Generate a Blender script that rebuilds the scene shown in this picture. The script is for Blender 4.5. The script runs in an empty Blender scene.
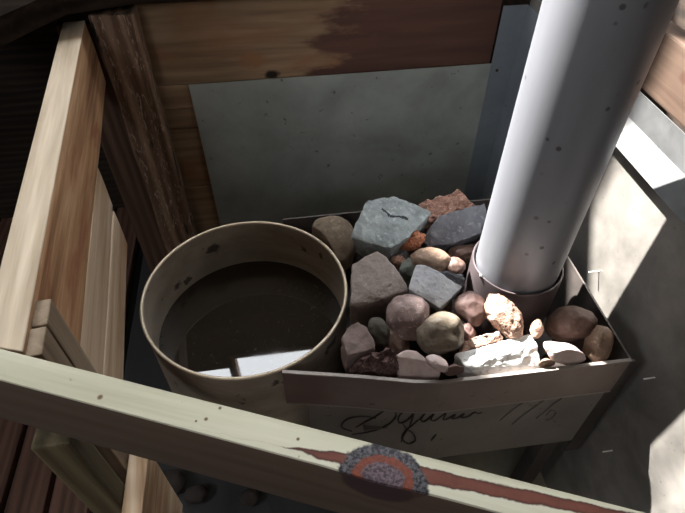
import bpy, bmesh, math, random
from mathutils import Vector, Matrix, noise
from mathutils.geometry import intersect_line_line

random.seed(4)
S = bpy.context.scene
COL = S.collection

# ------------------------------------------------------------------ camera
F = 530.0; PITCH = math.radians(46.0); HEAD = math.radians(8.3); CAM = Vector((0, 0, 1.39))
RGT = Vector((math.cos(HEAD), -math.sin(HEAD), 0))
HOR = Vector((math.sin(HEAD), math.cos(HEAD), 0))
FWD = HOR * math.cos(PITCH) - Vector((0, 0, math.sin(PITCH)))
UPV = HOR * math.sin(PITCH) + Vector((0, 0, math.cos(PITCH)))

def at(px, py, ax, v):
    """the place seen at a photo pixel on the plane  axis = v"""
    d = FWD * F + RGT * (px - 342.5) - UPV * (py - 256.5)
    return CAM + d * ((v - CAM[ax]) / d[ax])
def az(px, py, z): return at(px, py, 2, z)
def depth(p): return (p - CAM).dot(FWD)

cd = bpy.data.cameras.new('camera'); cam = bpy.data.objects.new('camera', cd); COL.objects.link(cam)
cd.sensor_width = 36.0; cd.lens = F / 685 * 36; cd.clip_start = 0.02; cd.clip_end = 60
m3 = Matrix((RGT, UPV, -FWD)).transposed()
cam.matrix_world = Matrix.Translation(CAM) @ m3.to_4x4()
S.camera = cam
FLOOR = 0.20

# ------------------------------------------------------------------ object helpers
def empty(name, loc, label=None, cat=None, group=None, kind=None):
    o = bpy.data.objects.new(name, None); COL.objects.link(o); o.location = loc; o.empty_display_size = .03
    return tag(o, label, cat, group, kind)
def tag(o, label=None, cat=None, group=None, kind=None):
    if label: o['label'] = label
    if cat: o['category'] = cat
    if group: o['group'] = group
    if kind: o['kind'] = kind
    return o
def link(name, bm, mat, parent=None, smooth=None, origin=None):
    """bmesh in world coordinates -> object (child of parent, or with its own origin)"""
    bmesh.ops.recalc_face_normals(bm, faces=bm.faces)
    me = bpy.data.meshes.new(name)
    org = Vector((0, 0, 0))
    if parent is not None:
        q = parent
        while q is not None: org = org + q.location; q = q.parent
    elif origin is not None: org = Vector(origin)
    else:
        xs = [v.co for v in bm.verts]
        lo = Vector([min(c[i] for c in xs) for i in range(3)]); hi = Vector([max(c[i] for c in xs) for i in range(3)])
        org = Vector(((lo.x + hi.x) / 2, (lo.y + hi.y) / 2, lo.z))
    bmesh.ops.translate(bm, verts=bm.verts, vec=-org)
    bm.to_mesh(me); bm.free()
    o = bpy.data.objects.new(name, me); COL.objects.link(o)
    if parent is None: o.location = org
    else: o.parent = parent
    me.materials.append(mat)
    if smooth:
        me.polygons.foreach_set('use_smooth', [True] * len(me.polygons))
        if smooth != 180:
            me.set_sharp_from_angle(angle=math.radians(smooth))
    return o
def structure(name, bm, mat, **k):
    return tag(link(name, bm, mat, **k), kind='structure')

def prism(bm, pts, vec):
    """closed solid: polygon pts swept by vec"""
    v = Vector(vec)
    a = [bm.verts.new(p) for p in pts]; b = [bm.verts.new(Vector(p) + v) for p in pts]
    n = len(pts); bm.faces.new(a); bm.faces.new(list(reversed(b)))
    for i in range(n): bm.faces.new((a[i], b[i], b[(i + 1) % n], a[(i + 1) % n]))
def box(bm, lo, hi):
    prism(bm, [(lo[0], lo[1], lo[2]), (hi[0], lo[1], lo[2]), (hi[0], hi[1], lo[2]), (lo[0], hi[1], lo[2])], (0, 0, hi[2] - lo[2]))
def obox(bm, p, u, v, lu, lv, z0, z1):
    """box from corner p (x,y) along unit u (length lu) and v (length lv)"""
    p = Vector((p[0], p[1], z0)); u = Vector((u[0], u[1], 0)); v = Vector((v[0], v[1], 0))
    prism(bm, [p, p + u * lu, p + u * lu + v * lv, p + v * lv], (0, 0, z1 - z0))
def soften(bm, off=.002, seg=2):
    bmesh.ops.recalc_face_normals(bm, faces=bm.faces)
    bmesh.ops.bevel(bm, geom=list(bm.edges), offset=off, segments=seg, affect='EDGES', profile=.6)
def grid_noise(bm, cuts, amp, scale, seed=0, axes=None):
    """subdivide, then push the surface in and out a little (hewn or warped timber)"""
    bmesh.ops.subdivide_edges(bm, edges=[e for e in bm.edges if e.calc_length() > .02], cuts=cuts, use_grid_fill=True)
    bm.normal_update()
    for v in bm.verts:
        v.co += v.normal * amp * noise.noise(Vector((v.co.x * scale[0], v.co.y * scale[1], v.co.z * scale[2] + seed)))
def lathe(bm, prof, c, n=96):
    rings = []
    for r, z in prof:
        rings.append([bm.verts.new((c[0] + r * math.cos(2 * math.pi * i / n), c[1] + r * math.sin(2 * math.pi * i / n), z)) for i in range(n)])
    for a, b in zip(rings, rings[1:]):
        for i in range(n): bm.faces.new((a[i], a[(i + 1) % n], b[(i + 1) % n], b[i]))
    return rings
def tube(bm, pts, r, n=8):
    pts = [Vector(p) for p in pts]; rings = []
    for i, p in enumerate(pts):
        t = (pts[min(i + 1, len(pts) - 1)] - pts[max(i - 1, 0)]).normalized()
        a = t.cross(Vector((0, .3, 1))).normalized(); b = t.cross(a)
        rr = r[i] if isinstance(r, (list, tuple)) else r
        rings.append([bm.verts.new(p + a * rr * math.cos(2 * math.pi * k / n) + b * rr * math.sin(2 * math.pi * k / n)) for k in range(n)])
    for q, s in zip(rings, rings[1:]):
        for k in range(n): bm.faces.new((q[k], q[(k + 1) % n], s[(k + 1) % n], s[k]))
    bm.faces.new(rings[0]); bm.faces.new(list(reversed(rings[-1])))
def smoothpath(pts, n=6):
    pts = [Vector(p) for p in pts]; out = []
    for i in range(len(pts) - 1):
        p0 = pts[max(i - 1, 0)]; p1 = pts[i]; p2 = pts[i + 1]; p3 = pts[min(i + 2, len(pts) - 1)]
        for k in range(n):
            t = k / n
            out.append(.5 * ((2 * p1) + (p2 - p0) * t + (2 * p0 - 5 * p1 + 4 * p2 - p3) * t * t + (3 * p1 - p0 - 3 * p2 + p3) * t ** 3))
    out.append(pts[-1]); return out

# ------------------------------------------------------------------ material helpers
class NT:
    def __init__(s, name):
        s.m = bpy.data.materials.new(name); s.m.use_nodes = True; s.t = s.m.node_tree
        s.n = s.t.nodes; s.l = s.t.links; s.b = s.n['Principled BSDF']; s._p = None
    def set(s, sock, v):
        if isinstance(v, bpy.types.NodeSocket): s.l.new(v, sock)
        else:
            if sock.type == 'RGBA' and len(v) == 3: v = (*v, 1)
            sock.default_value = v
    def pos(s):
        if not s._p: s._p = s.n.new('ShaderNodeNewGeometry').outputs['Position']
        return s._p
    def obj(s): return s.n.new('ShaderNodeTexCoord').outputs['Object']
    def map(s, co, scale=(1, 1, 1), rot=(0, 0, 0), loc=(0, 0, 0)):
        q = s.n.new('ShaderNodeMapping'); s.set(q.inputs[0], co); q.inputs['Scale'].default_value = scale
        q.inputs['Rotation'].default_value = rot; q.inputs['Location'].default_value = loc; return q.outputs[0]
    def math(s, op, a, b=0.0, c=0.0, clamp=False):
        q = s.n.new('ShaderNodeMath'); q.operation = op; q.use_clamp = clamp
        for i, v in enumerate((a, b, c)): s.set(q.inputs[i], v)
        return q.outputs[0]
    def dot(s, co, vec, off=0.0):
        q = s.n.new('ShaderNodeVectorMath'); q.operation = 'DOT_PRODUCT'; s.set(q.inputs[0], co); q.inputs[1].default_value = vec
        return s.math('ADD', q.outputs['Value'], off)
    def noise(s, co, scale, detail=4, rough=.55, dist=0.0):
        q = s.n.new('ShaderNodeTexNoise'); s.set(q.inputs['Vector'], co); q.inputs['Scale'].default_value = scale
        q.inputs['Detail'].default_value = detail; q.inputs['Roughness'].default_value = rough; q.inputs['Distortion'].default_value = dist
        return q.outputs['Fac']
    def voro(s, co, scale, feature='F1'):
        q = s.n.new('ShaderNodeTexVoronoi'); s.set(q.inputs['Vector'], co); q.inputs['Scale'].default_value = scale; q.feature = feature
        return q.outputs['Distance']
    def ramp(s, f, stops, interp='LINEAR'):
        q = s.n.new('ShaderNodeValToRGB'); q.color_ramp.interpolation = interp; e = q.color_ramp.elements
        while len(e) < len(stops): e.new(.5)
        for el, (p, c) in zip(e, stops):
            el.position = p; el.color = (*c, 1) if hasattr(c, '__len__') else (c, c, c, 1)
        s.set(q.inputs[0], f); return q.outputs[0]
    def step(s, f, a, b):
        q = s.n.new('ShaderNodeMapRange'); q.interpolation_type = 'SMOOTHSTEP'; s.set(q.inputs['Value'], f)
        q.inputs['From Min'].default_value = a; q.inputs['From Max'].default_value = b; return q.outputs[0]
    def mix(s, f, a, b, mode='MIX'):
        q = s.n.new('ShaderNodeMix'); q.data_type = 'RGBA'; q.blend_type = mode
        s.set(q.inputs[0], f); s.set(q.inputs[6], a); s.set(q.inputs[7], b); return q.outputs[2]
    def bump(s, h, strength=.3, dist=.002):
        q = s.n.new('ShaderNodeBump'); q.inputs['Strength'].default_value = strength; q.inputs['Distance'].default_value = dist
        s.set(q.inputs['Height'], h); s.l.new(q.outputs[0], s.b.inputs['Normal'])
    def done(s, color, rough=.6, metal=0.0, spec=.5):
        s.set(s.b.inputs['Base Color'], color); s.set(s.b.inputs['Roughness'], rough); s.set(s.b.inputs['Metallic'], metal)
        s.set(s.b.inputs['Specular IOR Level'], spec); return s.m

def wood(name, dark, mid, light, axis, rot=0.0, stain=None, rough=.75, freq=1.0, contrast=1.0, knots=(), extra=None, bump=.35, wave=.2):
    t = NT(name); p = t.map(t.pos(), rot=(0, 0, rot))
    sc = [38 * freq] * 3; sc['XYZ'.index(axis)] = 2.2 * freq
    g = t.map(p, scale=sc)
    n1 = t.noise(g, 1.0, 5, .6, .6)
    sc2 = [160 * freq] * 3; sc2['XYZ'.index(axis)] = 7 * freq
    n2 = t.noise(t.map(p, scale=sc2), 1.0, 3, .6)
    w = t.n.new('ShaderNodeTexWave'); w.bands_direction = 'X' if axis != 'X' else 'Z'
    w.inputs['Scale'].default_value = 14 * freq; w.inputs['Distortion'].default_value = 5; w.inputs['Detail'].default_value = 2
    w.inputs['Detail Scale'].default_value = 1.2
    sc3 = [1.0] * 3; sc3['XYZ'.index(axis)] = .12; t.set(w.inputs['Vector'], t.map(p, scale=sc3))
    f = t.math('ADD', t.math('MULTIPLY', n1, .55), t.math('ADD', t.math('MULTIPLY', n2, .25), t.math('MULTIPLY', w.outputs['Fac'], wave)))
    h = .22 / contrast
    c = t.ramp(f, [(.5 - h, dark), (.5, mid), (.5 + h, light)])
    if stain:
        sn = t.noise(t.map(p, scale=[9 if a != axis else 3 for a in 'XYZ']), 1.0, 4, .6, .4)
        c = t.mix(t.step(sn, .48, .68), c, stain)
    for (kp, kr, kc) in knots:          # (place, radius across, colour)
        q = t.n.new('ShaderNodeVectorMath'); q.operation = 'DISTANCE'
        ks = [1.0] * 3; ks['XYZ'.index(axis)] = .6
        t.set(q.inputs[0], t.map(p, scale=ks)); q.inputs[1].default_value = [a * b for a, b in zip(kp, ks)]
        d = t.math('ADD', q.outputs['Value'], t.math('MULTIPLY', t.math('SUBTRACT', t.noise(p, 60, 2), .5), kr * .9))
        c = t.mix(t.math('SUBTRACT', 1.0, t.step(d, kr * .55, kr * 1.1)), c, kc)
    if extra: c = extra(t, p, c)
    t.bump(f, bump, .002)
    return t.done(c, rough, 0, .35)

def sheet(name, base, spots=(.05, .05, .045), metal=.6, rough=.45, mottled=.25, scale=7, tint=None, fine=60):
    t = NT(name); p = t.pos()
    a = t.noise(p, scale, 5, .6, .3); b = t.noise(p, fine, 3, .6)
    lo = tuple(x * (1 - mottled) for x in base); hi = tuple(min(1, x * (1 + mottled)) for x in base)
    c = t.ramp(a, [(.3, lo), (.7, hi)])
    if tint: c = t.mix(t.step(t.noise(p, 4.3, 3), .45, .7), c, tint)
    c = t.mix(t.math('MULTIPLY', t.step(b, .66, .74), .6), c, spots)
    r = t.math('ADD', t.math('MULTIPLY', a, .25), rough - .12)
    t.bump(a, .08, .004)
    return t.done(c, r, metal)

# ------------------------------------------------------------------ materials
M = {}
M['pine_wall'] = wood('room_pine_boards', (.12, .08, .05), (.2, .14, .09), (.28, .2, .13), 'X')
M['dark_wall'] = wood('dark_log_wall', (.010, .007, .005), (.022, .015, .011), (.05, .034, .024), 'X')
M['ceiling'] = wood('ceiling_boards', (.16, .11, .07), (.24, .17, .11), (.32, .24, .16), 'Y')
M['deck'] = wood('deck_boards', (.05, .026, .018), (.12, .062, .044), (.19, .105, .075), 'Y', rough=.6)
M['subfloor'] = NT('dark_subfloor').done((.012, .011, .01), .9)
t = NT('rough_concrete'); p = t.pos(); n = t.noise(p, 22, 6, .65)
t.bump(n, .5, .006); M['hearth'] = t.done(t.mix(t.step(t.noise(p, 6, 4), .4, .62), (.17, .16, .125), (.25, .23, .18)), .9)
M['plank'] = wood('dark_upright_plank', (.05, .026, .016), (.10, .058, .038), (.16, .10, .07), 'Z')
M['soot_slab'] = NT('soot_slab').done((.035, .035, .036), .8)  # dark tone stands in for the shade on the floor
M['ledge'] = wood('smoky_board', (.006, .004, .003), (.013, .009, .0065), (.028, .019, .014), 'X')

def fence_extra(t, p, c):
    # reddish heartwood streaks on the boards
    n = t.noise(t.map(p, scale=(30, 3.5, 14)), 1.0, 4, .6, .5)
    return t.mix(t.math('MULTIPLY', t.step(n, .54, .70), .8), c, (.26, .085, .040))
M['ledge'].node_tree.nodes['Principled BSDF'].inputs['Specular IOR Level'].default_value = .05
M['fence'] = wood('weathered_pine', (.14, .058, .026), (.43, .245, .125), (.70, .49, .31), 'Y', rot=-0.11, extra=fence_extra, contrast=1.3, wave=.1)
M['fence_pale'] = wood('pale_weathered_pine', (.17, .09, .045), (.42, .30, .19), (.60, .48, .36), 'Y', rot=-0.11, extra=fence_extra)
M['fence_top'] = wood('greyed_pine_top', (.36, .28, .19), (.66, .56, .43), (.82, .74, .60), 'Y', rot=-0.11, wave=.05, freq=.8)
M['lath'] = wood('old_lath', (.09, .06, .038), (.20, .145, .095), (.32, .25, .18), 'Z')
M['green_post'] = wood('tanalised_post', (.045, .036, .02), (.10, .08, .045), (.19, .155, .09), 'Z')

def post_extra(t, p, c):
    n = t.noise(t.map(p, scale=(190, 90, 34)), 1.0, 5, .65, 1.4)
    c = t.mix(t.math('MULTIPLY', t.step(n, .54, .66), .75), c, (.42, .34, .27))
    k = t.noise(t.map(p, scale=(40, 40, 9)), 1.0, 3, .6)
    return t.mix(t.step(k, .60, .68), c, (.012, .008, .006))
M['post'] = wood('bark_brown_post', (.05, .025, .014), (.15, .09, .055), (.30, .20, .13), 'Z', extra=post_extra, bump=.8)

def back_extra(t, p, c):
    sx = t.n.new('ShaderNodeSeparateXYZ'); t.set(sx.inputs[0], p)
    wob = t.math('MULTIPLY', t.math('SUBTRACT', t.noise(t.map(p, scale=(9, 9, 30)), 1.0, 4, .6), .5), .34)
    c = t.mix(t.step(t.math('ADD', sx.outputs['X'], wob), .085, .16), c, t.mix(t.noise(t.map(p, scale=(4, 40, 60)), 1.0, 4), (.038, .016, .012), (.12, .056, .038)))
    return c
M['back_board'] = wood('tan_rear_board', (.115, .068, .038), (.24, .158, .092), (.33, .23, .145), 'X', wave=.07, stain=(.20, .10, .05), extra=back_extra,
                       knots=[((.005, .98, .893), .011, (.012, .007, .004)), ((-.03, .98, .925), .018, (.20, .10, .045))])
M['right_board'] = wood('grey_brown_board', (.03, .016, .010), (.062, .037, .025), (.092, .060, .042), 'Y', knots=[((.5, .54, 1.075), .008, (.06, .03, .02))])

# pale treated rail with one big knot and a red streak either side of it
A0 = az(0, 348, 1.035); A1 = az(650, 513, 1.035)
RU = (A1 - A0); RU.z = 0; RU.normalize(); RV = Vector((RU.y, -RU.x, 0))
if RV.y > 0: RV = -RV            # RV points to the front of the rail (towards the viewer)
RW, RH, RZ = .0242, .086, 1.035
kn = az(381, 466, 1.035); KU = (kn - A0).dot(RU)
def rail_extra(t, p, c):
    p = t.pos()
    u = t.dot(p, RU, -A0.dot(RU) - KU)          # along, from the knot
    v = t.dot(p, RV, -A0.dot(RV))               # 0 back edge .. RW front edge
    z = t.dot(p, (0, 0, 1), -RZ)
    wob = t.math('MULTIPLY', t.math('SUBTRACT', t.noise(p, 90, 3, .6), .5), .010)
    c = t.mix(t.step(t.noise(t.map(p, scale=(85, 85, 85)), 1.0, 2), .71, .76), c, (.30, .27, .17))
    for px, py, r in ((100, 397, .0022), (220, 408, .0013), (206, 419, .0015), (196, 421, .0010), (298, 439, .0013)):     # pin knots
        q = t.n.new('ShaderNodeVectorMath'); q.operation = 'DISTANCE'; t.set(q.inputs[0], p); q.inputs[1].default_value = az(px, py, RZ)
        c = t.mix(t.math('SUBTRACT', 1.0, t.step(q.outputs['Value'], r * .5, r * 1.3)), c, (.13, .09, .05))
    # streak: narrow on the left, wider on the right
    au = t.math('ABSOLUTE', u)
    vc = t.math('ADD', t.math('MULTIPLY', u, -.055), .0150)
    dv = t.math('ABSOLUTE', t.math('SUBTRACT', t.math('ADD', v, t.math('MULTIPLY', wob, .45)), vc))
    wid_r = t.math('MAXIMUM', t.math('MULTIPLY_ADD', au, -.016, .0062), 0.0)
    wid_l = t.math('MAXIMUM', t.math('MULTIPLY_ADD', au, -.10, .0072), 0.0)
    right = t.math('GREATER_THAN', u, 0.0)
    wid = t.math('ADD', t.math('MULTIPLY', right, wid_r), t.math('MULTIPLY', t.math('SUBTRACT', 1.0, right), wid_l))
    m = t.step(t.math('SUBTRACT', wid, dv), -.0004, .0010)
    fade = t.math('GREATER_THAN', z, -.004)
    col = t.mix(t.noise(t.map(p, scale=(60, 60, 60)), 1.0, 4, .7), (.06, .017, .012), (.20, .066, .042))
    col = t.mix(t.step(t.math('SUBTRACT', wid, dv), .0004, .0028), (.055, .020, .014), col)
    c = t.mix(t.math('MULTIPLY', m, fade), c, col)
    # knot: rings about a centre on the front arris
    kd = t.math('SQRT', t.math('ADD', t.math('POWER', t.math('DIVIDE', t.math('SUBTRACT', u, .003), 1.6), 2.0),
         t.math('POWER', t.math('SUBTRACT', t.math('ADD', t.math('MULTIPLY', v, .78), t.math('MULTIPLY', z, -.8)), .0178), 2.0)))
    kd = t.math('ADD', kd, t.math('MULTIPLY', wob, .5))
    spk = t.noise(p, 420, 2, .7)
    kd = t.math('ADD', kd, t.math('MULTIPLY', t.math('SUBTRACT', t.noise(p, 260, 3, .7), .5), .0035))
    outer = t.mix(t.step(spk, .3, .75), (.010, .010, .014), (.115, .11, .12))
    ring = t.mix(spk, (.07, .018, .012), (.23, .062, .034))
    inner = t.mix(t.step(spk, .3, .75), (.035, .025, .032), (.15, .11, .125))
    kc = t.mix(t.step(kd, .0082, .0094), inner, ring)
    kc = t.mix(t.step(kd, .0122, .0135), kc, outer)
    c = t.mix(t.math('SUBTRACT', 1.0, t.step(kd, .0178, .0195)), c, kc)
    # side of the board, its shade painted in as darker brown, and its resin line below the knot
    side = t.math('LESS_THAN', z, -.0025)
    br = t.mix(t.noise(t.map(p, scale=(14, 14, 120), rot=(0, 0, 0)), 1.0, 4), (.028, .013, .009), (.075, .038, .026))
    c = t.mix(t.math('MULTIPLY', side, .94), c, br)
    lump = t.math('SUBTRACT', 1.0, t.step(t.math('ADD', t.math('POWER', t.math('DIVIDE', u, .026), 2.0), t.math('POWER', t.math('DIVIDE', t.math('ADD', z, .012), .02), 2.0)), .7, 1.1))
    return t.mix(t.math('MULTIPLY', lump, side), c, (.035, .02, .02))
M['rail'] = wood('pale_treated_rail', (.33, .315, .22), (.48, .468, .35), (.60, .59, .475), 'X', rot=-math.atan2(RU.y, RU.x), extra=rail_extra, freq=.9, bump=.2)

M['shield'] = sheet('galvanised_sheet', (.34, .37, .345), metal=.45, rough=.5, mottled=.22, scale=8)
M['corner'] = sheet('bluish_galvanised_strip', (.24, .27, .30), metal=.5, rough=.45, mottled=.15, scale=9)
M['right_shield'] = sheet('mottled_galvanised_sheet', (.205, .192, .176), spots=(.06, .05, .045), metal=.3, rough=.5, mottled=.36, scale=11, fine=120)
M['flange'] = sheet('dusty_sheet_lip', (.098, .1, .102), metal=.25, rough=.5, mottled=.18, scale=30)
M['tray'] = sheet('brown_stained_steel', (.24, .19, .17), metal=.35, rough=.5, mottled=.25, scale=9, tint=(.17, .115, .10))
M['tray_inside'] = sheet('sooty_steel', (.07, .06, .055), metal=.3, rough=.6, mottled=.4, scale=12)
M['panel'] = sheet('dull_stove_front', (.23, .205, .185), metal=.45, rough=.42, mottled=.22, scale=8)
M['edge'] = sheet('worn_bare_edge', (.27, .24, .22), metal=.2, rough=.6, mottled=.15)
M['letter'] = NT('black_script').done((.022, .018, .015), .5, .2)
M['emboss'] = sheet('pressed_relief', (.15, .135, .125), metal=.45, rough=.5, mottled=.2)
t = NT('blue_grey_flue_steel'); p = t.pos()
c = t.ramp(t.noise(t.map(p, scale=(14, 14, 3)), 1.0, 4, .6), [(.3, (.17, .177, .197)), (.7, (.22, .228, .252))])
sp = t.voro(p, 42); sn = t.noise(p, 13, 2)
c = t.mix(t.math('MULTIPLY', t.math('MULTIPLY', t.math('SUBTRACT', 1.0, t.step(sp, .09, .17)), t.step(sn, .5, .6)), .75), c, (.035, .032, .032))
M['flue'] = t.done(c, .5, .5)
M['collar'] = sheet('browned_flue_steel', (.105, .085, .088), metal=.4, rough=.4, mottled=.2, scale=15)
M['screw'] = NT('bright_screw').done((.85, .85, .85), .25, .9)
t = NT('scaled_pot_steel'); p = t.pos()
n = t.noise(t.map(p, scale=(6, 6, 14)), 1.0, 5, .65, .4)
c = t.ramp(n, [(.3, (.19, .155, .12)), (.55, (.32, .275, .22)), (.75, (.42, .37, .30))])
c = t.mix(t.step(t.noise(p, 26, 3), .63, .70), c, (.055, .04, .032)); t.bump(n, .15, .002)
M['pot'] = t.done(c, .55, .2)
M['pot_rim'] = sheet('rubbed_pot_rim', (.50, .42, .31), metal=.3, rough=.4, mottled=.12, scale=20)
t = NT('dark_still_water'); p = t.pos()
n = t.noise(p, 120, 3, .7)
c = t.mix(t.step(n, .55, .8), (.016, .0125, .009), (.026, .021, .016))
M['water'] = t.done(c, t.math('MULTIPLY', t.step(t.noise(p, 9, 3), .3, .8), .06), 0, .5)
M['nail'] = NT('bright_nail').done((.8, .78, .74), .35, .3)
t = NT('window_glass'); out = t.n['Material Output']
tr = t.n.new('ShaderNodeBsdfTransparent'); gl = t.n.new('ShaderNodeBsdfGlossy'); gl.inputs['Roughness'].default_value = .02
mx = t.n.new('ShaderNodeMixShader'); mx.inputs[0].default_value = .05
t.l.new(tr.outputs[0], mx.inputs[1]); t.l.new(gl.outputs[0], mx.inputs[2]); t.l.new(mx.outputs[0], out.inputs[0]); M['glass'] = t.m
M['frame'] = wood('window_frame_wood', (.22, .14, .10), (.40, .27, .20), (.55, .40, .30), 'Z')

# rock colours
def rock(name, lo, hi, speck=None, scale=28, pits=0.0, rough=.85, crack=(), soft=1.0):
    t = NT(name); p = t.obj()
    a = t.noise(p, scale, 6, .65, .3); b = t.noise(p, scale * 5, 3, .6)
    c = t.ramp(a, [(.32, lo), (.68, hi)])
    if speck: c = t.mix(t.math('MULTIPLY', t.step(b, .55, .66), .7), c, speck)
    h = t.math('ADD', a, t.math('MULTIPLY', b, .5))
    if crack:                       # broken line of dark, open joints across the stone
        w = t.pos(); wob = t.math('MULTIPLY', t.math('SUBTRACT', t.noise(w, 70, 3, .6), .5), .012)
        for A, B in zip(crack, crack[1:]):
            d = (B - A); L = d.length; d = d.normalized(); nn = Vector((-d.y, d.x, 0)).normalized()
            along = t.dot(w, d, -A.dot(d)); off = t.math('ABSOLUTE', t.math('ADD', t.dot(w, nn, -A.dot(nn)), wob))
            on = t.math('MULTIPLY', t.math('GREATER_THAN', along, 0.0), t.math('LESS_THAN', along, L))
            m = t.math('MULTIPLY', on, t.math('SUBTRACT', 1.0, t.step(off, .0010, .0026)))
            c = t.mix(m, c, (.035, .04, .045)); h = t.math('SUBTRACT', h, m)
    if pits:
        v = t.voro(p, 330); pit = t.math('SUBTRACT', 1.0, t.step(v, .18, .36))
        c = t.mix(t.math('MULTIPLY', pit, pits), c, tuple(x * .3 for x in lo)); h = t.math('SUBTRACT', h, t.math('MULTIPLY', pit, .9))
    t.bump(h, (.7 + .2 * (pits > 0)) * soft, .003)
    return t.done(c, rough, 0, .35)
R = dict(
    olive=rock('olive_brown_rock', (.115, .085, .06), (.21, .165, .12), (.25, .21, .16)),
    blue=rock('blue_grey_rock', (.155, .18, .185), (.30, .335, .335), (.38, .42, .42), 22, crack=[az(382, 207, .828), az(391, 212, .825), az(409, 216, .82)]),
    taupe=rock('taupe_rock', (.165, .135, .12), (.235, .20, .18), (.27, .23, .20), 40),
    orange=rock('orange_lava', (.22, .065, .030), (.46, .19, .10), (.55, .30, .2), 40, .6),
    brick=rock('brick_red_rough_rock', (.17, .085, .062), (.33, .19, .145), (.40, .26, .2), 45, .35),
    slate=rock('slate_grey_rock', (.075, .078, .09), (.135, .14, .155), (.20, .2, .21), 25),
    tan=rock('tan_cobble', (.15, .098, .066), (.26, .175, .125), (.36, .27, .2), 30, 0, .6),
    umber=rock('umber_cobble', (.085, .052, .042), (.16, .10, .08), (.2, .14, .11), 30, 0, .55),
    pale=rock('pale_grey_rock', (.30, .31, .33), (.47, .48, .50), (.20, .21, .23), 30),
    green=rock('grey_green_rock', (.09, .10, .088), (.17, .18, .155), None, 30),
    pink=rock('pinkish_cobble', (.18, .128, .118), (.30, .225, .212), (.47, .37, .35), 30, 0, .6),
    khaki=rock('khaki_cobble', (.10, .08, .058), (.19, .155, .118), (.06, .05, .04), 26, 0, .55),
    plum=rock('plum_red_cobble', (.10, .06, .053), (.175, .112, .10), None, 25, 0, .55),
    pumice=rock('pinkish_pumice', (.30, .17, .12), (.50, .34, .265), (.56, .42, .34), 40, .8),
    white=rock('whitish_slab', (.66, .67, .655), (.84, .85, .83), (.30, .31, .32), 40, soft=.25),
    rose=rock('rose_grey_rock', (.19, .142, .13), (.29, .228, .212), None, 30),
    lava=rock('purple_brown_lava', (.075, .042, .040), (.165, .105, .098), (.22, .15, .14), 50, .7),
    blush=rock('blush_white_rock', (.46, .36, .34), (.68, .57, .55), None, 24),
    moss=rock('dark_olive_rock', (.045, .043, .034), (.10, .092, .074), None, 30),
    soot=rock('soot_dark_rock', (.03, .024, .021), (.06, .048, .042), None, 26),  # very dark tone shared by lower rocks, pot blocks and floor stones
)

# ------------------------------------------------------------------ the setting
WY = 1.50                                   # house wall with the two windows
XL, XR, YF, ZC = -1.9, .66, -1.7, 3.2
WINS = [(-.330, .62, 2.092, 3.0), (-.690, -.352, 2.20, 3.05), (-.844, -.690, 2.395, 3.05)]  # last opening is invented, its raised sill keeps sun off the pale slab
FWIN = (-1.10, -.50, 2.05, 2.45)             # unseen window added for fill light, in the wall behind the viewer
LWIN = (-.40, .25, 1.75, 2.40)               # unseen window added for fill light, in the left wall, as y0, y1
def pierced(name, y0, y1, wins, mat):
    bm = bmesh.new(); x = XL - .1
    for x0, x1, z0, z1 in sorted(wins):
        if x0 - x > 1e-4: box(bm, (x, y0, FLOOR - .1), (x0, y1, ZC))
        box(bm, (x0, y0, FLOOR - .1), (x1, y1, z0)); box(bm, (x0, y0, z1), (x1, y1, ZC)); x = x1
    box(bm, (x, y0, FLOOR - .1), (XR + .1, y1, ZC)); return structure(name, bm, mat)
pierced('wall_back', WY, WY + .045, WINS, M['dark_wall'])
bm = bmesh.new(); y0, y1, z0, z1 = LWIN
for a, b, c, d in ((YF, y0, FLOOR - .1, ZC), (y1, WY, FLOOR - .1, ZC), (y0, y1, FLOOR - .1, z0), (y0, y1, z1, ZC)): box(bm, (XL - .1, a, c), (XL, b, d))
structure('wall_left', bm, M['dark_wall'])
w = empty('window_5', (XL - .06, 0, LWIN[2]), kind='structure'); bm = bmesh.new(); f = .02  # added to brighten the right-hand sheet from the left
for a, b, c, d in ((y0, y0 + f, z0, z1), (y1 - f, y1, z0, z1), (y0 + f, y1 - f, z0, z0 + f), (y0 + f, y1 - f, z1 - f, z1)): box(bm, (XL - .09, a, c), (XL - .03, b, d))
link('window_frame', bm, M['frame'], w)
bm = bmesh.new(); box(bm, (XL - .062, y0 + f, z0 + f), (XL - .058, y1 - f, z1 - f)); link('pane', bm, M['glass'], w)
pierced('wall_front', YF - .1, YF, [FWIN], M['pine_wall'])
for nm, (lo, hi), mt in (('wall_right', ((XR, YF, FLOOR - .1), (XR + .1, WY, ZC)), 'dark_wall'),
                         ('ceiling', ((XL - .1, YF - .1, ZC), (XR + .1, WY + .05, ZC + .1)), 'ceiling')):
    bm = bmesh.new(); box(bm, lo, hi); structure(nm, bm, M[mt])
for i, (x0, x1, z0, z1) in enumerate(WINS + [FWIN]):
    WY = 1.50 if i < len(WINS) else YF - .07
    w = empty('window_%d' % (i + 1), ((x0 + x1) / 2, WY + .02, z0), kind='structure')  # the last of these is the added fill opening behind the viewer
    ya, yb = (WY - .01, WY + .05) if i in (0, 3) else (WY + .012, WY + .028)
    bm = bmesh.new(); f = .018 if i in (0, 3) else .003
    for lo, hi in (((x0, ya, z0), (x0 + f, yb, z1)), ((x1 - f, ya, z0), (x1, yb, z1)),
                   ((x0 + f, ya, z0), (x1 - f, yb, z0 + f)), ((x0 + f, ya, z1 - f), (x1 - f, yb, z1))): box(bm, lo, hi)
    link('window_frame', bm, M['frame'], w)
    bm = bmesh.new(); box(bm, (x0 + f, WY + .018, z0 + f), (x1 - f, WY + .022, z1 - f)); link('pane', bm, M['glass'], w)

WY = 1.50
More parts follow.
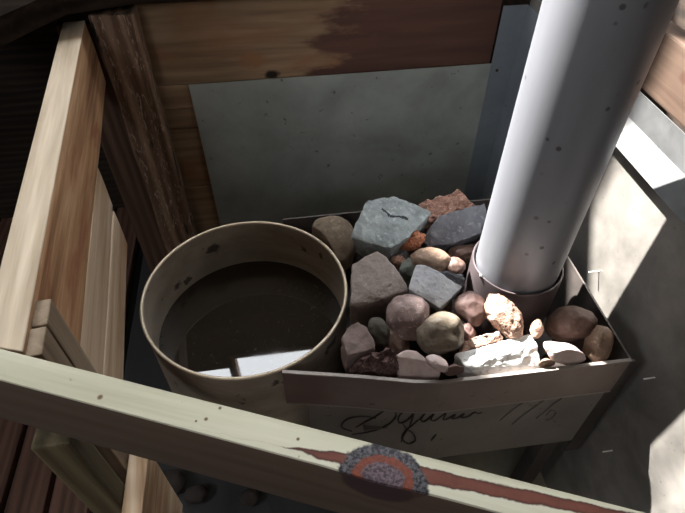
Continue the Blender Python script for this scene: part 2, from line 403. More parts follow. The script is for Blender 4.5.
# floor of dark boards with open gaps, concrete hearth under the stove
bm = bmesh.new(); box(bm, (XL, YF, FLOOR - .06), (XR, WY, FLOOR - .03))
fl = structure('floor', bm, M['subfloor'])
bm = bmesh.new(); x = XL + .02; fa = math.radians(-6)
while x < -.54:
    q = bmesh.new(); box(q, (x, YF + .02, FLOOR - .03), (x + .082, WY - .02, FLOOR)); soften(q, .004, 2)
    me = bpy.data.meshes.new('tmp'); q.to_mesh(me); q.free(); bm.from_mesh(me); bpy.data.meshes.remove(me); x += .094
structure('trim_1', bm, M['deck']).name = 'floor_boards'
bm = bmesh.new(); box(bm, (-.452, -.2, FLOOR - .03), (.055, 1.25, FLOOR)); soften(bm, .006); grid_noise(bm, 14, .004, (16, 16, 16), 4)  # dark slab painting in the shade under pot and side guard
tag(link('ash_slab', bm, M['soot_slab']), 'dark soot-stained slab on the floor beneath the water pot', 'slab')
bm = bmesh.new(); box(bm, (.062, -.2, FLOOR - .03), (.655, 1.25, FLOOR)); soften(bm, .006)
grid_noise(bm, 14, .003, (9, 9, 9))
tag(link('hearth_slab', bm, M['hearth']), 'rough beige concrete slab on the floor under the stove', 'slab')

# dark ledge running round the top of the rear corner
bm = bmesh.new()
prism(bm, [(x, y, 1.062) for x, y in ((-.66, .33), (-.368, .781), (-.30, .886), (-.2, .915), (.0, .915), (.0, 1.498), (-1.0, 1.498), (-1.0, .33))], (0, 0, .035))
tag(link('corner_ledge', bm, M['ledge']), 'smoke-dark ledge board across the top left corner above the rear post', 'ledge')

# ------------------------------------------------------------------ wooden guard round the stove
# left side: three horizontal boards, slightly out of square with the back
FA = Vector((-.2175, .262, 0)); FB = Vector((-.299, 1.0, 0))
FU = (FB - FA).normalized(); FO = Vector((-FU.y, FU.x, 0))       # FO points outwards (left)
if FO.x > 0: FO = -FO
lf = empty('guard_side', (FA.x, FA.y, FLOOR), 'left side guard of three stacked horizontal pine boards, orange-brown inside, greyed top', 'guard')
def fprism(bm, u0, u1, inset, th, z0, z1):      # front end cut to meet the back of the slanting rail
    a = FA - FO * inset; b = a + FO * th
    q = [a + FU * (u0 + .0125), a + FU * (u1 + .028), b + FU * (u1 + .028), b + FU * (u0 + .0275)]
    prism(bm, [(p.x, p.y, z0) for p in q], (0, 0, z1 - z0))
def fboard(name, z0, z1, u0, u1, inset, th, mat):
    bm = bmesh.new(); fprism(bm, u0, u1, inset, th, z0, z1); soften(bm, .0025)
    grid_noise(bm, 6, .0018, (14, 6, 14), z0 * 9); return link(name, bm, mat, lf, smooth=40)
def fence_mat_top(t, p, c): return c
fboard('board', .921, 1.030, 0, .655, 0, .034, M['fence'])
fboard('board', .846, .9205, .0, .395, 0.0, .030, M['fence_pale'])
fboard('board', .770, .8435, .0, .385, 0.0, .030, M['fence_pale'])
# pale weathered top face of the top board is a capping strip
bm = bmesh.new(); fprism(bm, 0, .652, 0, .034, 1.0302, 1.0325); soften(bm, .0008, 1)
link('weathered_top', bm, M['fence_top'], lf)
# laths standing at the front inner corner
for du, z1 in ((.0085, 1.029), (.0405, 1.028)):
    bm = bmesh.new(); st = FA + FU * du - FO * .0139
    obox(bm, (st.x, st.y), FU, FO, .029, .013, FLOOR, z1); soften(bm, .0015); link('lath', bm, M['lath'], lf)
# lower board under the rail
bm = bmesh.new(); box(bm, (-.2032, .221, .62), (-.1815, .293, .80)); soften(bm, .0015); link('lower_board', bm, M['fence_pale'], lf)

bm = bmesh.new(); box(bm, (-.238, .234, FLOOR), (-.2045, .2575, .9475)); soften(bm, .003)
tag(link('corner_post', bm, M['green_post']), 'greenish treated post standing under the left end of the front rail', 'post')

# front rail
bm = bmesh.new()
L0 = -.08; L1 = (A1 - A0).length + .20
st = A0 + RU * L0
obox(bm, (st.x, st.y), RU, RV, L1 - L0, RW, RZ - RH, RZ); soften(bm, .0018)
bmesh.ops.subdivide_edges(bm, edges=[e for e in bm.edges if e.calc_length() > .2], cuts=60)
kc = A0 + RU * KU + RV * (RW)
for v in bm.verts:     # the knot swells the front face
    u = (v.co - A0).dot(RU) - KU; w = (v.co - A0).dot(RV)
    if w > RW * .6: v.co += RV * .0022 * math.exp(-(u / .022) ** 2) * max(0, 1 - abs(v.co.z - RZ + .015) / .05)
    v.co += Vector((0, 0, 1)) * .0008 * noise.noise(Vector((u * 9, w * 20, 3)))
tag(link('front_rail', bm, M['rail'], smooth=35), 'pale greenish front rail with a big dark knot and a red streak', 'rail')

# rear post, rear boards
bm = bmesh.new(); box(bm, (-.285, .935, FLOOR), (-.213, .977, 1.040)); soften(bm, .004); grid_noise(bm, 24, .005, (30, 30, 12), 3)
tag(link('rear_post', bm, M['post'], smooth=60), 'rough dark brown bark-faced post in the rear left corner', 'post')
xl = at(103, 150, 1, .955).x
bm = bmesh.new(); box(bm, (xl, .955, FLOOR), (-.287, .974, 1.02)); soften(bm, .002)
tag(link('rear_plank', bm, M['plank']), 'dark brown upright plank between the left guard and the rough rear post', 'plank')
bm = bmesh.new(); box(bm, (-.240, .983, .885), (.448, 1.012, 1.037)); soften(bm, .003); grid_noise(bm, 8, .0016, (6, 30, 30))
tag(link('rear_board', bm, M['back_board'], smooth=40), 'wide rear board above the metal sheet, tan at left, reddish dark at right', 'board')
z = .884
hs = (.052, .047, .05, .1, .1, .1, .1, .132)
for i, h in enumerate(hs):
    bm = bmesh.new(); y0 = .984 + (.004 if i % 2 else 0); box(bm, (-.240, y0, z - h + .002), (.44, 1.012, z)); soften(bm, .002)
    lab = ['topmost thin board of the rear wall, just below the wide board', 'second thin board below the wide rear board, left of the sheet', 'third thin board below the wide rear board, left of the sheet'] 
    if i < 3: tag(link('wall_plank', bm, M['back_board']), lab[i], 'board', 'thin boards showing left of the rear metal sheet')
    else: tag(link('wall_plank', bm, M['back_board']), 'lower rear plank mostly hidden behind pot and metal sheet', 'board', 'lower hidden rear planks')
    z -= h

# rear metal sheet
bm = bmesh.new(); box(bm, (-.156, .9775, .48), (.452, .9795, .8865)); grid_noise(bm, 8, .0012, (5, 5, 5))
tag(link('rear_heat_shield', bm, M['shield'], smooth=40), 'flat grey-green metal sheet on the rear wall behind the rocks', 'heat shield')
# bent strip in the rear right corner
bm = bmesh.new()
prism(bm, [(.449, .9765, .40), (.4968, .9765, .40), (.4968, .90, .40), (.4976, .90, .40), (.4976, .9785, .40), (.449, .9785, .40)], (0, 0, .60))
cs = tag(link('corner_strip', bm, M['corner']), 'bluish bent metal strip in the corner between rear sheet and flue', 'strip')
bm = bmesh.new(); bmesh.ops.create_uvsphere(bm, u_segments=10, v_segments=6, radius=.0035); bmesh.ops.translate(bm, verts=bm.verts, vec=(.4635, .976, .872)); link('rivet', bm, M['letter'], cs)
# rough log lying above the corner
bm = bmesh.new()
pts = [Vector((.36 + .028 * i, 1.045, 1.086)) for i in range(10)]; tube(bm, pts, .045, 20); grid_noise(bm, 2, .010, (40, 40, 40), 5)
tag(link('rear_log', bm, M['post'], smooth=60), 'rough brown log end in the rear right corner behind the flue', 'log')

# right side: board, bent lip and big metal sheet
bm = bmesh.new(); box(bm, (.502, -.30, 1.027), (.530, .975, 1.105)); soften(bm, .003)
tag(link('side_board', bm, M['right_board']), 'grey-brown board along the top of the right guard', 'board')
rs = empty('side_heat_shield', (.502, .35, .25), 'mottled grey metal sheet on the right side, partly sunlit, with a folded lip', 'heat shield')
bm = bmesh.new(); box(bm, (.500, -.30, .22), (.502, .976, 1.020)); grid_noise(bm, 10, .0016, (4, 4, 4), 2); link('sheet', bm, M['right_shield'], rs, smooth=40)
bm = bmesh.new()
prof = [(.4985, 1.026), (.4985, .986), (.480, .953), (.479, .9545), (.4972, .987), (.4972, 1.026)]
prism(bm, [(x, -.30, z) for x, z in prof], (0, 1.20, 0)); link('folded_lip', bm, M['flange'], rs)
for px, py, tx in ((599, 271, 588.6), (655, 377.5, 646), (612.5, 450.5, 603)):
    b = at(px, py, 0, .5); bm = bmesh.new()
    tube(bm, [b + Vector((.001, 0, 0)), b + Vector((-.0175, 0, 0))], .0011, 8); link('nail', bm, M['nail'], rs)
for px, py in ((650, 130), (658, 158)):
    pass

# ------------------------------------------------------------------ the stove
Z0, ZL, ZB = .750, .664, .487
FP = [Vector((-.026, .403, 0)), Vector((.08, .3795, 0)), Vector((.15, .3615, 0)), Vector((.19, .355, 0)), Vector((.464, .351, 0))]
st = empty('sauna_stove', (.25, .53, FLOOR), 'low dull steel stove with an open tray of rocks and dark script on its front', 'stove')
def strip(bm, pl, z0, z1, th, zr=None):
    """sheet of thickness th (to the back) standing on a plan polyline"""
    n = len(pl); rows = []
    for i, p in enumerate(pl):
        d = (pl[min(i + 1, n - 1)] - pl[max(i - 1, 0)]).normalized(); nb = Vector((-d.y, d.x, 0)) * th
        rows.append([bm.verts.new((p.x, p.y, z0)), bm.verts.new((p.x, p.y, z1)), bm.verts.new((p.x + nb.x, p.y + nb.y, z1)), bm.verts.new((p.x + nb.x, p.y + nb.y, z0))])
    for a, b in zip(rows, rows[1:]):
        for k in range(4): bm.faces.new((a[k], a[(k + 1) % 4], b[(k + 1) % 4], b[k]))
    bm.faces.new(rows[0]); bm.faces.new(list(reversed(rows[-1])))
# tray: front lip (with its folded, rubbed edge), right, back and left walls, bottom
bm = bmesh.new(); strip(bm, FP, ZL, Z0 - .0015, .003)
lip = link('tray_lip', bm, M['tray'], st)
bm = bmesh.new(); strip(bm, [p + Vector((0, -.001, 0)) for p in FP], Z0 - .003, Z0, .005); link('rolled_edge', bm, M['edge'], lip)
bm = bmesh.new(); strip(bm, [p + Vector((0, -.0006, 0)) for p in FP], ZL - .001, ZL + .0015, .004); link('hemmed_edge', bm, M['edge'], lip)
bm = bmesh.new()
box(bm, (.462, .355, .60), (.465, .719, Z0)); box(bm, (-.004, .718, .60), (.462, .721, Z0)); box(bm, (.088, .70, .60), (.090, .716, Z0))
link('tray_walls', bm, M['tray_inside'], st)
bm = bmesh.new(); box(bm, (.0885, .372, .600), (.462, .716, .604)); link('tray_bottom', bm, M['tray_inside'], st)
# body: bent front panel, box behind it
FQ = [Vector((.006, .4005, 0)), Vector((.08, .3835, 0)), Vector((.15, .3660, 0)), Vector((.19, .3595, 0)), Vector((.462, .3555, 0))]
bm = bmesh.new(); strip(bm, FQ, ZB, ZL + .01, .004); pan = link('front_panel', bm, M['panel'], st)
bm = bmesh.new(); box(bm, (.088, .392, ZB + .005), (.460, .714, .598)); link('body', bm, M['panel'], st)
# flange on the right and legs
bm = bmesh.new(); prism(bm, [(.465, .357, z) for z in (.44,)] + [(.490, .357, .44), (.490, .357, .722), (.480, .357, .735), (.465, .357, .735)], (0, .004, 0)); link('side_flange', bm, M['tray_inside'], st)
for x, y in ((.430, .372), (.430, .68), (.11, .41), (.11, .68)):
    bm = bmesh.new(); prism(bm, [(x, y, FLOOR), (x + .03, y, FLOOR), (x + .03, y + .004, FLOOR), (x + .004, y + .004, FLOOR), (x + .004, y + .03, FLOOR), (x, y + .03, FLOOR)], (0, 0, ZB - FLOOR + .006)); link('leg', bm, M['tray_inside'], st)
bm = bmesh.new(); box(bm, (.37, .367, ZB - .016), (.41, .375, ZB + .004)); soften(bm, .003); link('damper_tab', bm, M['tray_inside'], st)

# lettering: cursive strokes on the front panel
def onpanel(px, py, lift=.0008):
    d = FWD * F + RGT * (px - 342.5) - UPV * (py - 256.5)
    best = None
    for a, b in zip(FQ, FQ[1:]):
        nrm = Vector((b.y - a.y, a.x - b.x, 0)); tt = (a - CAM).dot(nrm) / d.dot(nrm); q = CAM + d * tt
        s = (q - a).dot(b - a) / (b - a).length_squared
        if -1e-6 <= s <= 1 or best is None: best = (q, nrm.normalized())
        if -1e-6 <= s <= 1: break
    q, nrm = best
    if nrm.y > 0: nrm = -nrm
    return q + nrm * lift
STROKES = [
    [(352, 431), (342, 427), (344, 421), (352, 417), (366, 416), (376, 418)],                                       # swash
    [(356, 427), (366, 421), (377, 415), (387, 408)],                                                                 # long diagonal
    [(394, 409), (396, 415), (391, 422), (380, 428), (366, 432), (352, 434)],                                         # bowl
    [(413, 413), (405, 411), (399, 416), (399, 422), (405, 421), (412, 415), (414, 411), (412, 419), (409, 427), (404, 435), (401, 442)],
    [(402, 422), (406, 428), (413, 433), (415, 440), (408, 443), (402, 438), (405, 431), (412, 425), (418, 420)],   # looped tail
    [(416, 421), (422, 417), (425, 413), (421, 419), (424, 421), (431, 416), (434, 413), (431, 419), (435, 420), (442, 415)],
    [(442, 415), (446, 413), (443, 419), (448, 418), (455, 414), (452, 418), (458, 417), (464, 413), (461, 417), (468, 416), (474, 412), (478, 413), (482, 412)],
    [(436, 434), (431, 440)],
]
bm = bmesh.new()
for s in STROKES:
    pp = smoothpath([onpanel(*q) for q in s], 5); n = len(pp)
    tube(bm, pp, [.0007 + .0010 * math.sin(math.pi * (i + .5) / n) for i in range(n)], 6)
link('script_lettering', bm, M['letter'], pan)
bm = bmesh.new()
for s in ([(500, 420), (509, 412), (520, 404), (530, 398)], [(512, 424), (524, 414), (538, 404), (545, 396)], [(524, 400), (532, 405), (541, 402), (548, 395)],
          [(536, 418), (547, 409), (556, 401)], [(552, 404), (560, 399), (567, 392)], [(545, 420), (551, 418), (556, 412), (551, 410), (546, 415)], [(505, 403), (512, 399), (519, 402)], [(556, 396), (562, 391), (568, 394)]):
    pp = smoothpath([onpanel(*q) for q in s], 5); tube(bm, pp, .0009, 6)
link('pressed_flourish', bm, M['emboss'], pan)
for px, py in ((516, 402), (551, 419)):
    bm = bmesh.new(); bmesh.ops.create_uvsphere(bm, u_segments=8, v_segments=6, radius=.0016); bmesh.ops.translate(bm, verts=bm.verts, vec=onpanel(px, py)); link('rivet', bm, M['edge'], pan)

# ------------------------------------------------------------------ flue
PC, PR = (.352, .523), .0632
fl = empty('flue_pipe', (PC[0], PC[1], .605), 'blue-grey steel flue pipe rising from the rocks, sunlit down its left side', 'pipe')
bm = bmesh.new(); rg = lathe(bm, [(PR, .70), (PR, 1.2), (PR, 2.0), (PR, 3.195)], PC); link('pipe', bm, M['flue'], fl, smooth=60)
bm = bmesh.new(); lathe(bm, [(PR + .0015, .785), (PR + .004, .791), (PR + .0062, .791), (PR + .0068, .788), (PR + .0068, .606)], PC); cl = link('collar', bm, M['collar'], fl, smooth=60)
q = at(480, 275, 1, .5); d = Vector((q.x - PC[0], q.y - PC[1], 0)).normalized() * (PR + .0075)
bm = bmesh.new(); bmesh.ops.create_uvsphere(bm, u_segments=12, v_segments=8, radius=.0032); bmesh.ops.translate(bm, verts=bm.verts, vec=(PC[0] + d.x, PC[1] + d.y, q.z - .003)); link('screw', bm, M['screw'], cl, smooth=180)

# ------------------------------------------------------------------ water pot
PT, PO = (-.0735, .5605), .161
pot = empty('water_pot', (PT[0], PT[1], .44), 'round brown-stained steel water pot left of the rocks', 'pot')
bm = bmesh.new()
lathe(bm, [(.002, .442), (PO - .008, .442), (PO - .002, .448), (PO - .001, .46), (PO - .001, .747), (PO - .0045, .747), (PO - .0045, .452), (.002, .4515)], PT, 128)
link('vessel', bm, M['pot'], pot, smooth=50)
bm = bmesh.new(); n = 128; rr = .0028
rings = []
for i in range(n):
    a = 2 * math.pi * i / n; c = Vector((PT[0] + (PO - .002) * math.cos(a), PT[1] + (PO - .002) * math.sin(a), .749)); dr = Vector((math.cos(a), math.sin(a), 0))
    rings.append([bm.verts.new(c + dr * rr * math.cos(2 * math.pi * k / 10) + Vector((0, 0, rr * math.sin(2 * math.pi * k / 10)))) for k in range(10)])
for i in range(n):
    a, b = rings[i], rings[(i + 1) % n]
    for k in range(10): bm.faces.new((a[k], a[(k + 1) % 10], b[(k + 1) % 10], b[k]))
link('rim', bm, M['pot_rim'], pot, smooth=180)
bm = bmesh.new(); lathe(bm, [(.001, .453), (PO - .0046, .453), (PO - .0046, .652), (.001, .652)], PT, 96)
bmesh.ops.holes_fill(bm, edges=bm.edges, sides=0)
tag(link('water', bm, M['water']), 'dark still water inside the round pot, mirroring a bright window', 'water', kind='stuff')
# bricks carrying the pot
k = 0
for x, y, lab in ((-.185, .50, 'left'), (-.045, .50, 'right')):
    for j in range(2):
        bm = bmesh.new(); z0 = FLOOR + .0005 + j * .1205; box(bm, (x, y, z0), (x + .10, y + .20, z0 + .1195)); soften(bm, .004); grid_noise(bm, 5, .002, (30, 30, 30), k); k += 1
        tag(link('support_block', bm, R['soot'], smooth=60), '%s sooty block stacked under the %s half of the water pot' % (('lower', 'upper')[j], lab), 'block', 'blocks under the water pot')

# ------------------------------------------------------------------ rocks
ROCKS = 'sauna rocks heaped in the stove tray'
def lipy(x):
    for a, b in zip(FQ, FQ[1:]):
        if x <= b.x: return a.y + (b.y - a.y) * (x - a.x) / (b.x - a.x)
    return FQ[-1].y
def inside(p, ray=False, m=.007):
    """keep a point of a stone inside the tray (behind the lip, off the pot, off the right wall)"""
    p = p.copy()
    if p.y < lipy(p.x) + m:
        if ray:
            d = p - CAM; p = CAM + d * ((lipy(p.x) + m) / p.y)
        p.y = max(p.y, lipy(p.x) + m)
    q = Vector((p.x - PT[0], p.y - PT[1], 0))
    if q.length < PO + .005: q = q.normalized() * (PO + .005); p.x, p.y = PT[0] + q.x, PT[1] + q.y
    p.x = min(p.x, .458); p.y = min(p.y, .713); p.z = max(p.z, .607); return p
def finish_rock(bm, name, mat, label, rough, freq, seed, smooth, group=ROCKS):
    bm.normal_update()
    for v in bm.verts:
        c = v.co * freq + Vector((seed, seed * 1.7, seed * .6))
        v.co += v.normal * rough * (noise.noise(c) + .6 * noise.noise(c * 2.3) + .4 * noise.noise(c * 5.1))
    for v in bm.verts:
        if v.co.z > .5: v.co = inside(v.co, m=.004)
    return tag(link(name, bm, mat, smooth=smooth), label, 'rock', group)
SEED = [0]
def hullrock(mat, label, top, thick, spread=0.0, drop=(0, 0), rough=.0018, freq=55, bev=.003, name='rock', lean=(0, 0)):
    """angular stone: corners of its visible face as (photo x, photo y, height), the rest hulled below it"""
    SEED[0] += 1
    tp = [inside(az(px, py, z), True) for px, py, z in top]
    c = sum(tp, Vector()) / len(tp)
    bt = [Vector((c.x + (p.x - c.x) * (1 + spread) + drop[0], c.y + (p.y - c.y) * (1 + spread) + drop[1], min(p.z - thick, c.z - thick * .7))) for p in tp]
    bt = [inside(p) for p in bt]
    bm = bmesh.new()
    for p in tp + bt: bm.verts.new(p)
    r = bmesh.ops.convex_hull(bm, input=bm.verts)
    bmesh.ops.delete(bm, geom=[g for g in r['geom_interior'] if isinstance(g, bmesh.types.BMVert)] , context='VERTS')
    bmesh.ops.dissolve_limit(bm, angle_limit=math.radians(4), verts=bm.verts, edges=bm.edges)
    bmesh.ops.bevel(bm, geom=list(bm.edges), offset=bev, segments=2, affect='EDGES', profile=.7, clamp_overlap=True)
    for _ in range(4):
        es = [e for e in bm.edges if e.calc_length() > .0055]
        if not es: break
        bmesh.ops.triangulate(bm, faces=bm.faces); es = [e for e in bm.edges if e.calc_length() > .0055]
        bmesh.ops.subdivide_edges(bm, edges=es, cuts=1)
    bmesh.ops.triangulate(bm, faces=bm.faces)
    bmesh.ops.remove_doubles(bm, verts=bm.verts, dist=.0004)
    return finish_rock(bm, name, mat, label, rough * 1.5, freq, SEED[0] * 3.1, 60)
def cobble(mat, label, px, py, z, a, b, ang=0, c=None, rough=.004, freq=28, sq=1.0, fine=0.0, name='cobble'):
    """rounded stone: centre in the photo at height z, half axes in photo pixels, its own depth c"""
    SEED[0] += 1; sd = SEED[0] * 2.7
    p0 = az(px, py, z); k = depth(p0) / F; c = (c or (a + b) * .5 * .9) * k
    t = math.radians(ang); e1 = RGT * math.cos(t) - UPV * math.sin(t); e2 = RGT * math.sin(t) + UPV * math.cos(t); e3 = FWD
    bm = bmesh.new(); bmesh.ops.create_icosphere(bm, subdivisions=5, radius=1)
    f = lambda x: math.copysign(abs(x) ** sq, x)
    for v in bm.verts:
        d = v.co.copy()
        q = Vector((f(d.x), f(d.y), f(d.z)))
        lowf = 1 + .16 * noise.noise(d * 1.1 + Vector((sd, 0, sd))) + .07 * noise.noise(d * 2.6 + Vector((0, sd, 1)))
        v.co = p0 + (e1 * q.x * a * k + e2 * q.y * b * k + e3 * q.z * c) * lowf
    return finish_rock(bm, name, mat, label, rough * .25 + fine, freq if not fine else 110, sd, 180)

# -- back row
cobble(R['olive'], 'olive-brown rounded rock wedged between pot rim and rear of tray', 334, 245, .733, 23, 27, 8, 17, sq=.9, name='rock')
hullrock(R['blue'], 'big blue-grey angular rock with a crack, at the back left of the heap',
         [(366, 200, .83), (393, 197, .83), (410, 202, .828), (431, 213, .812), (409, 237, .800), (391, 248, .790), (378, 246, .79), (352, 237, .792), (356, 222, .81)], .055, -.12, (.004, .012), .0022, 45)
hullrock(R['taupe'], 'big taupe angular rock with a flat face beside the pot',
         [(350, 304, .790), (352, 264, .808), (377, 250, .812), (386, 256, .806), (402, 277, .80), (409, 290, .79), (388, 288, .795), (370, 297, .790), (357, 308, .784)], .07, -.05, (.0, .006), .0014, 50)
cobble(R['orange'], 'small orange-red porous lava rock below the blue-grey angular rock', 411, 240, .782, 13, 10, -18, 9, fine=.0035, name='lava_rock')
hullrock(R['brick'], 'rough brick-red rock behind the dark slate slab at the rear',
         [(419, 206, .800), (427, 200, .81), (448, 194, .818), (461, 190, .823), (469, 198, .818), (477, 208, .806), (455, 214, .80), (430, 220, .795), (421, 213, .796)], .04, -.1, (0, .004), .0042, 75, .004)
hullrock(R['slate'], 'dark slate-grey slab leaning against the flue collar',
         [(422, 240, .772), (427, 232, .785), (440, 216, .812), (470, 207, .822), (484, 204, .822), (487, 213, .812), (481, 233, .783), (455, 243, .772), (428, 247, .765)], .03, -.03, (.002, .014), .0016, 50)
# -- middle
cobble(R['tan'], 'smooth tan-orange cobble in the middle, behind the pale slab', 430, 261, .775, 19, 13.5, 4, 15)
cobble(R['umber'], 'little umber-brown pebble touching the right of the tan cobble', 455, 267, .772, 10.5, 9.5, 20, 10)
cobble(R['umber'], 'dark red-brown cobble in the gap by the flue collar under the slate', 462, 254, .742, 16, 10, -10, 14)
hullrock(R['green'], 'grey-green rock chip between the taupe rock and tan cobble', [(401, 262, .775), (409, 257, .78), (417, 264, .778), (415, 275, .765), (405, 276, .762), (399, 270, .77)], .04, .1, (0, 0), .0015, 60)
cobble(R['brick'], 'small dull red stone at the left of the grey-green chip', 399, 262, .762, 8, 6, 40, 8, fine=.001)
hullrock(R['pale'], 'pale bluish slab with a flat bright face at the centre of the heap',
         [(416, 264, .815), (431, 267, .814), (436, 271, .812), (462, 287, .802), (449, 300, .792), (440, 308, .784), (408, 289, .797)], .026, -.04, (.004, .010), .0011, 55, .002)
hullrock(R['slate'], 'glittering dark stone tucked behind the pale bluish slab', [(437, 271, .795), (450, 272, .797), (464, 275, .795), (465, 287, .782), (455, 286, .78), (442, 280, .785)], .04, 0, (.0, .004), .002, 120, .002)
cobble(R['pink'], 'round pink-grey cobble with a flat lit top left of centre', 408, 316, .775, 21, 22, 0, 20, sq=.8)
cobble(R['khaki'], 'round khaki cobble with a sunlit stripe, front of centre', 440, 333, .772, 23.5, 20.5, -8, 21, sq=.85)
cobble(R['plum'], 'plum-red cobble left of the pitted pumice stone', 471, 308, .775, 18.5, 15, 48, 16, sq=.9)
cobble(R['pumice'], 'pitted pinkish pumice stone standing against the flue collar', 504, 316, .782, 24.5, 14.5, 53, 15, sq=.9, fine=.0009, name='pumice_stone')
# -- front
hullrock(R['pumice'], 'narrow pinkish bar of stone lying along the whitish slab', [(461, 342, .770), (480, 336, .772), (499, 331.5, .774), (503, 336, .770), (490, 343, .767), (463, 352, .763)], .014, 0, (0, 0), .0022, 80, .002)
hullrock(R['white'], 'large whitish slab in full sun at the front of the tray',
         [(455, 353, .764), (490, 345, .767), (529, 334, .771), (537, 344, .767), (542, 366, .757), (520, 371, .755), (481, 379, .752), (466, 367, .756)], .045, -.06, (-.002, .004), .0016, 50, .0025)
cobble(R['umber'], 'large shaded red-brown cobble in the right rear of the tray', 571, 324, .752, 26, 17, -4, 20)
cobble(R['tan'], 'upright brown stone in the front right corner of the tray', 598, 344, .752, 11.5, 18.5, 14, 13, rough=.006, sq=.85)
cobble(R['blush'], 'pale sunlit oblong cobble near the right end of the lip', 566, 355, .762, 24, 11, 24, 14)
cobble(R['tan'], 'small tan pebble peeping between whitish slab and oblong cobble', 548, 366, .752, 9, 6.5, 20, 8)
cobble(R['pumice'], 'small pink pebble behind the right corner of the whitish slab', 537, 329, .775, 6, 9, 10, 7)
hullrock(R['rose'], 'rose-grey wedge-shaped rock beside the pot, near the lip',
         [(342, 336, .788), (350, 325, .795), (358, 321, .797), (366, 327, .793), (376, 344, .78), (374, 349, .777), (347, 355, .774)], .05, .06, (0, .004), .0016, 40, .006)
cobble(R['moss'], 'dark olive pebble right of the rose-grey wedge rock', 379, 331, .765, 10, 15, -22, 12)
cobble(R['umber'], 'long dark cobble beneath the round pink-grey cobble', 396, 342, .748, 13, 19, -14, 15)
hullrock(R['lava'], 'rough purple-brown lava rock leaning over the lip at the left',
         [(350, 368, .757), (357, 360, .765), (372, 353, .776), (392, 348, .782), (398, 356, .774), (397, 375, .752), (376, 374, .752), (358, 372, .753)], .05, -.05, (0, .004), .0048, 95, .003)
hullrock(R['blush'], 'blush-white smooth rock at the front between lava rock and lip',
         [(396, 356, .772), (407, 350, .778), (416, 351, .778), (428, 361, .770), (441, 373, .755), (437, 380, .750), (415, 379, .751), (398, 377, .752)], .05, -.04, (0, .004), .0012, 40, .006)
cobble(R['blush'], 'small pale pink stone right of the blush-white rock', 438, 363, .770, 13, 7.5, 32, 10)
cobble(R['plum'], 'little red-brown stone between the pale pink stone and whitish slab', 455, 373, .762, 10, 8, 0, 9)
cobble(R['plum'], 'small dark red pebble right of the khaki cobble', 467, 333, .758, 8, 10, 0, 9)
# -- rocks half seen in the dark gaps below
UNDER = [(.12, .42), (.19, .41), (.26, .41), (.33, .40), (.40, .40), (.44, .44), (.14, .50), (.21, .49), (.265, .47), (.43, .60), (.13, .58), (.19, .57), (.25, .56),
         (.13, .655), (.20, .65), (.27, .64), (.34, .65), (.41, .67)]
for i, (x, y) in enumerate(UNDER):
    bm = bmesh.new(); bmesh.ops.create_icosphere(bm, subdivisions=4, radius=1); sd = i * 4.4 + 60
    sx, sy, sz = (random.uniform(.026, .033), random.uniform(.024, .030), random.uniform(.045, .055)); ro = Matrix.Rotation(random.uniform(0, 3), 3, 'Z')
    for v in bm.verts:
        d = v.co.copy(); v.co = Vector((x, y, .606 + sz)) + ro @ Vector((d.x * sx, d.y * sy, d.z * sz)) * (1 + .14 * noise.noise(d * 1.3 + Vector((sd, 0, 0))))
    finish_rock(bm, 'rock', R['soot' if i % 3 else 'umber'], 'dark rock of the lower layer, half hidden in the gaps of the heap', .001, 40, sd, 180, 'dark lower rocks in the stove tray')

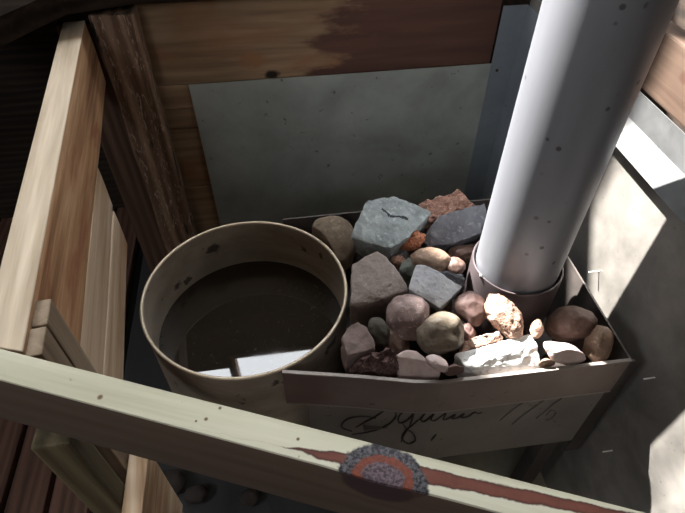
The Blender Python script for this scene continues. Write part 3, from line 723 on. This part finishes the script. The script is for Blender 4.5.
# a few stones on the dark floor in front of the pot
for i, (px, py, r) in enumerate(((172, 482, .026), (250, 497, .018), (196, 494, .02))):
    p = az(px, py, FLOOR + r * .7); bm = bmesh.new(); bmesh.ops.create_icosphere(bm, subdivisions=4, radius=1)
    for v in bm.verts:
        d = v.co.copy(); v.co = Vector((p.x, p.y, FLOOR + r * .70)) + Vector((d.x * r * 1.2, d.y * r, d.z * r * .72)) * (1 + .1 * noise.noise(d * 1.5 + Vector((i * 5., 0, 0))))
    finish_rock(bm, 'stone', R['soot'], ['largest dark stone on the floor below the rail, near the corner post', 'smallest dark stone on the floor below the middle of the rail', 'middle-sized dark stone on the floor between the other two'][i], .0006, 60, i + .5, 180, 'stones on the floor below the rail')

# ------------------------------------------------------------------ light
sd = bpy.data.lights.new('sun', 'SUN'); sun = bpy.data.objects.new('sun', sd); COL.objects.link(sun)
SAZ, SEL = math.radians(-43), math.radians(48)
v = Vector((math.sin(SAZ) * math.cos(SEL), math.cos(SAZ) * math.cos(SEL), math.sin(SEL)))
sun.rotation_euler = v.to_track_quat('Z', 'Y').to_euler(); sun.location = v * 6 + Vector((0, 0, 1))
sd.energy = 42; sd.angle = math.radians(.9); sd.color = (1, .965, .91)
w = bpy.data.worlds.new('world'); S.world = w; w.use_nodes = True
bg = w.node_tree.nodes['Background']; bg.inputs[0].default_value = (.92, .96, 1, 1); bg.inputs[1].default_value = 16
for i, (x0, x1, z0, z1) in enumerate(WINS + [FWIN]):          # sampling portals in the window openings
    ld = bpy.data.lights.new('portal', 'AREA'); lo = bpy.data.objects.new('portal', ld); COL.objects.link(lo)
    ld.shape = 'RECTANGLE'; ld.size = x1 - x0; ld.size_y = z1 - z0; ld.cycles.is_portal = True
    back = i < len(WINS)
    lo.location = ((x0 + x1) / 2, WY + .055 if back else YF - .105, (z0 + z1) / 2); lo.rotation_euler = (math.radians(-90 if back else 90), 0, 0)

ld = bpy.data.lights.new('portal', 'AREA'); lo = bpy.data.objects.new('portal', ld); COL.objects.link(lo)
ld.shape = 'RECTANGLE'; ld.size = LWIN[3] - LWIN[2]; ld.size_y = LWIN[1] - LWIN[0]; ld.cycles.is_portal = True
lo.location = (XL - .105, (LWIN[0] + LWIN[1]) / 2, (LWIN[2] + LWIN[3]) / 2); lo.rotation_euler = (0, math.radians(-90), 0)
S.cycles.max_bounces = 10; S.cycles.diffuse_bounces = 6; S.cycles.use_denoising = True
S.cycles.sample_clamp_indirect = 12
vs = S.view_settings; vs.view_transform = 'Standard'; vs.look = 'None'; vs.gamma = 1; vs.use_curve_mapping = False; vs.exposure = 0.3
S.display_settings.display_device = 'sRGB'
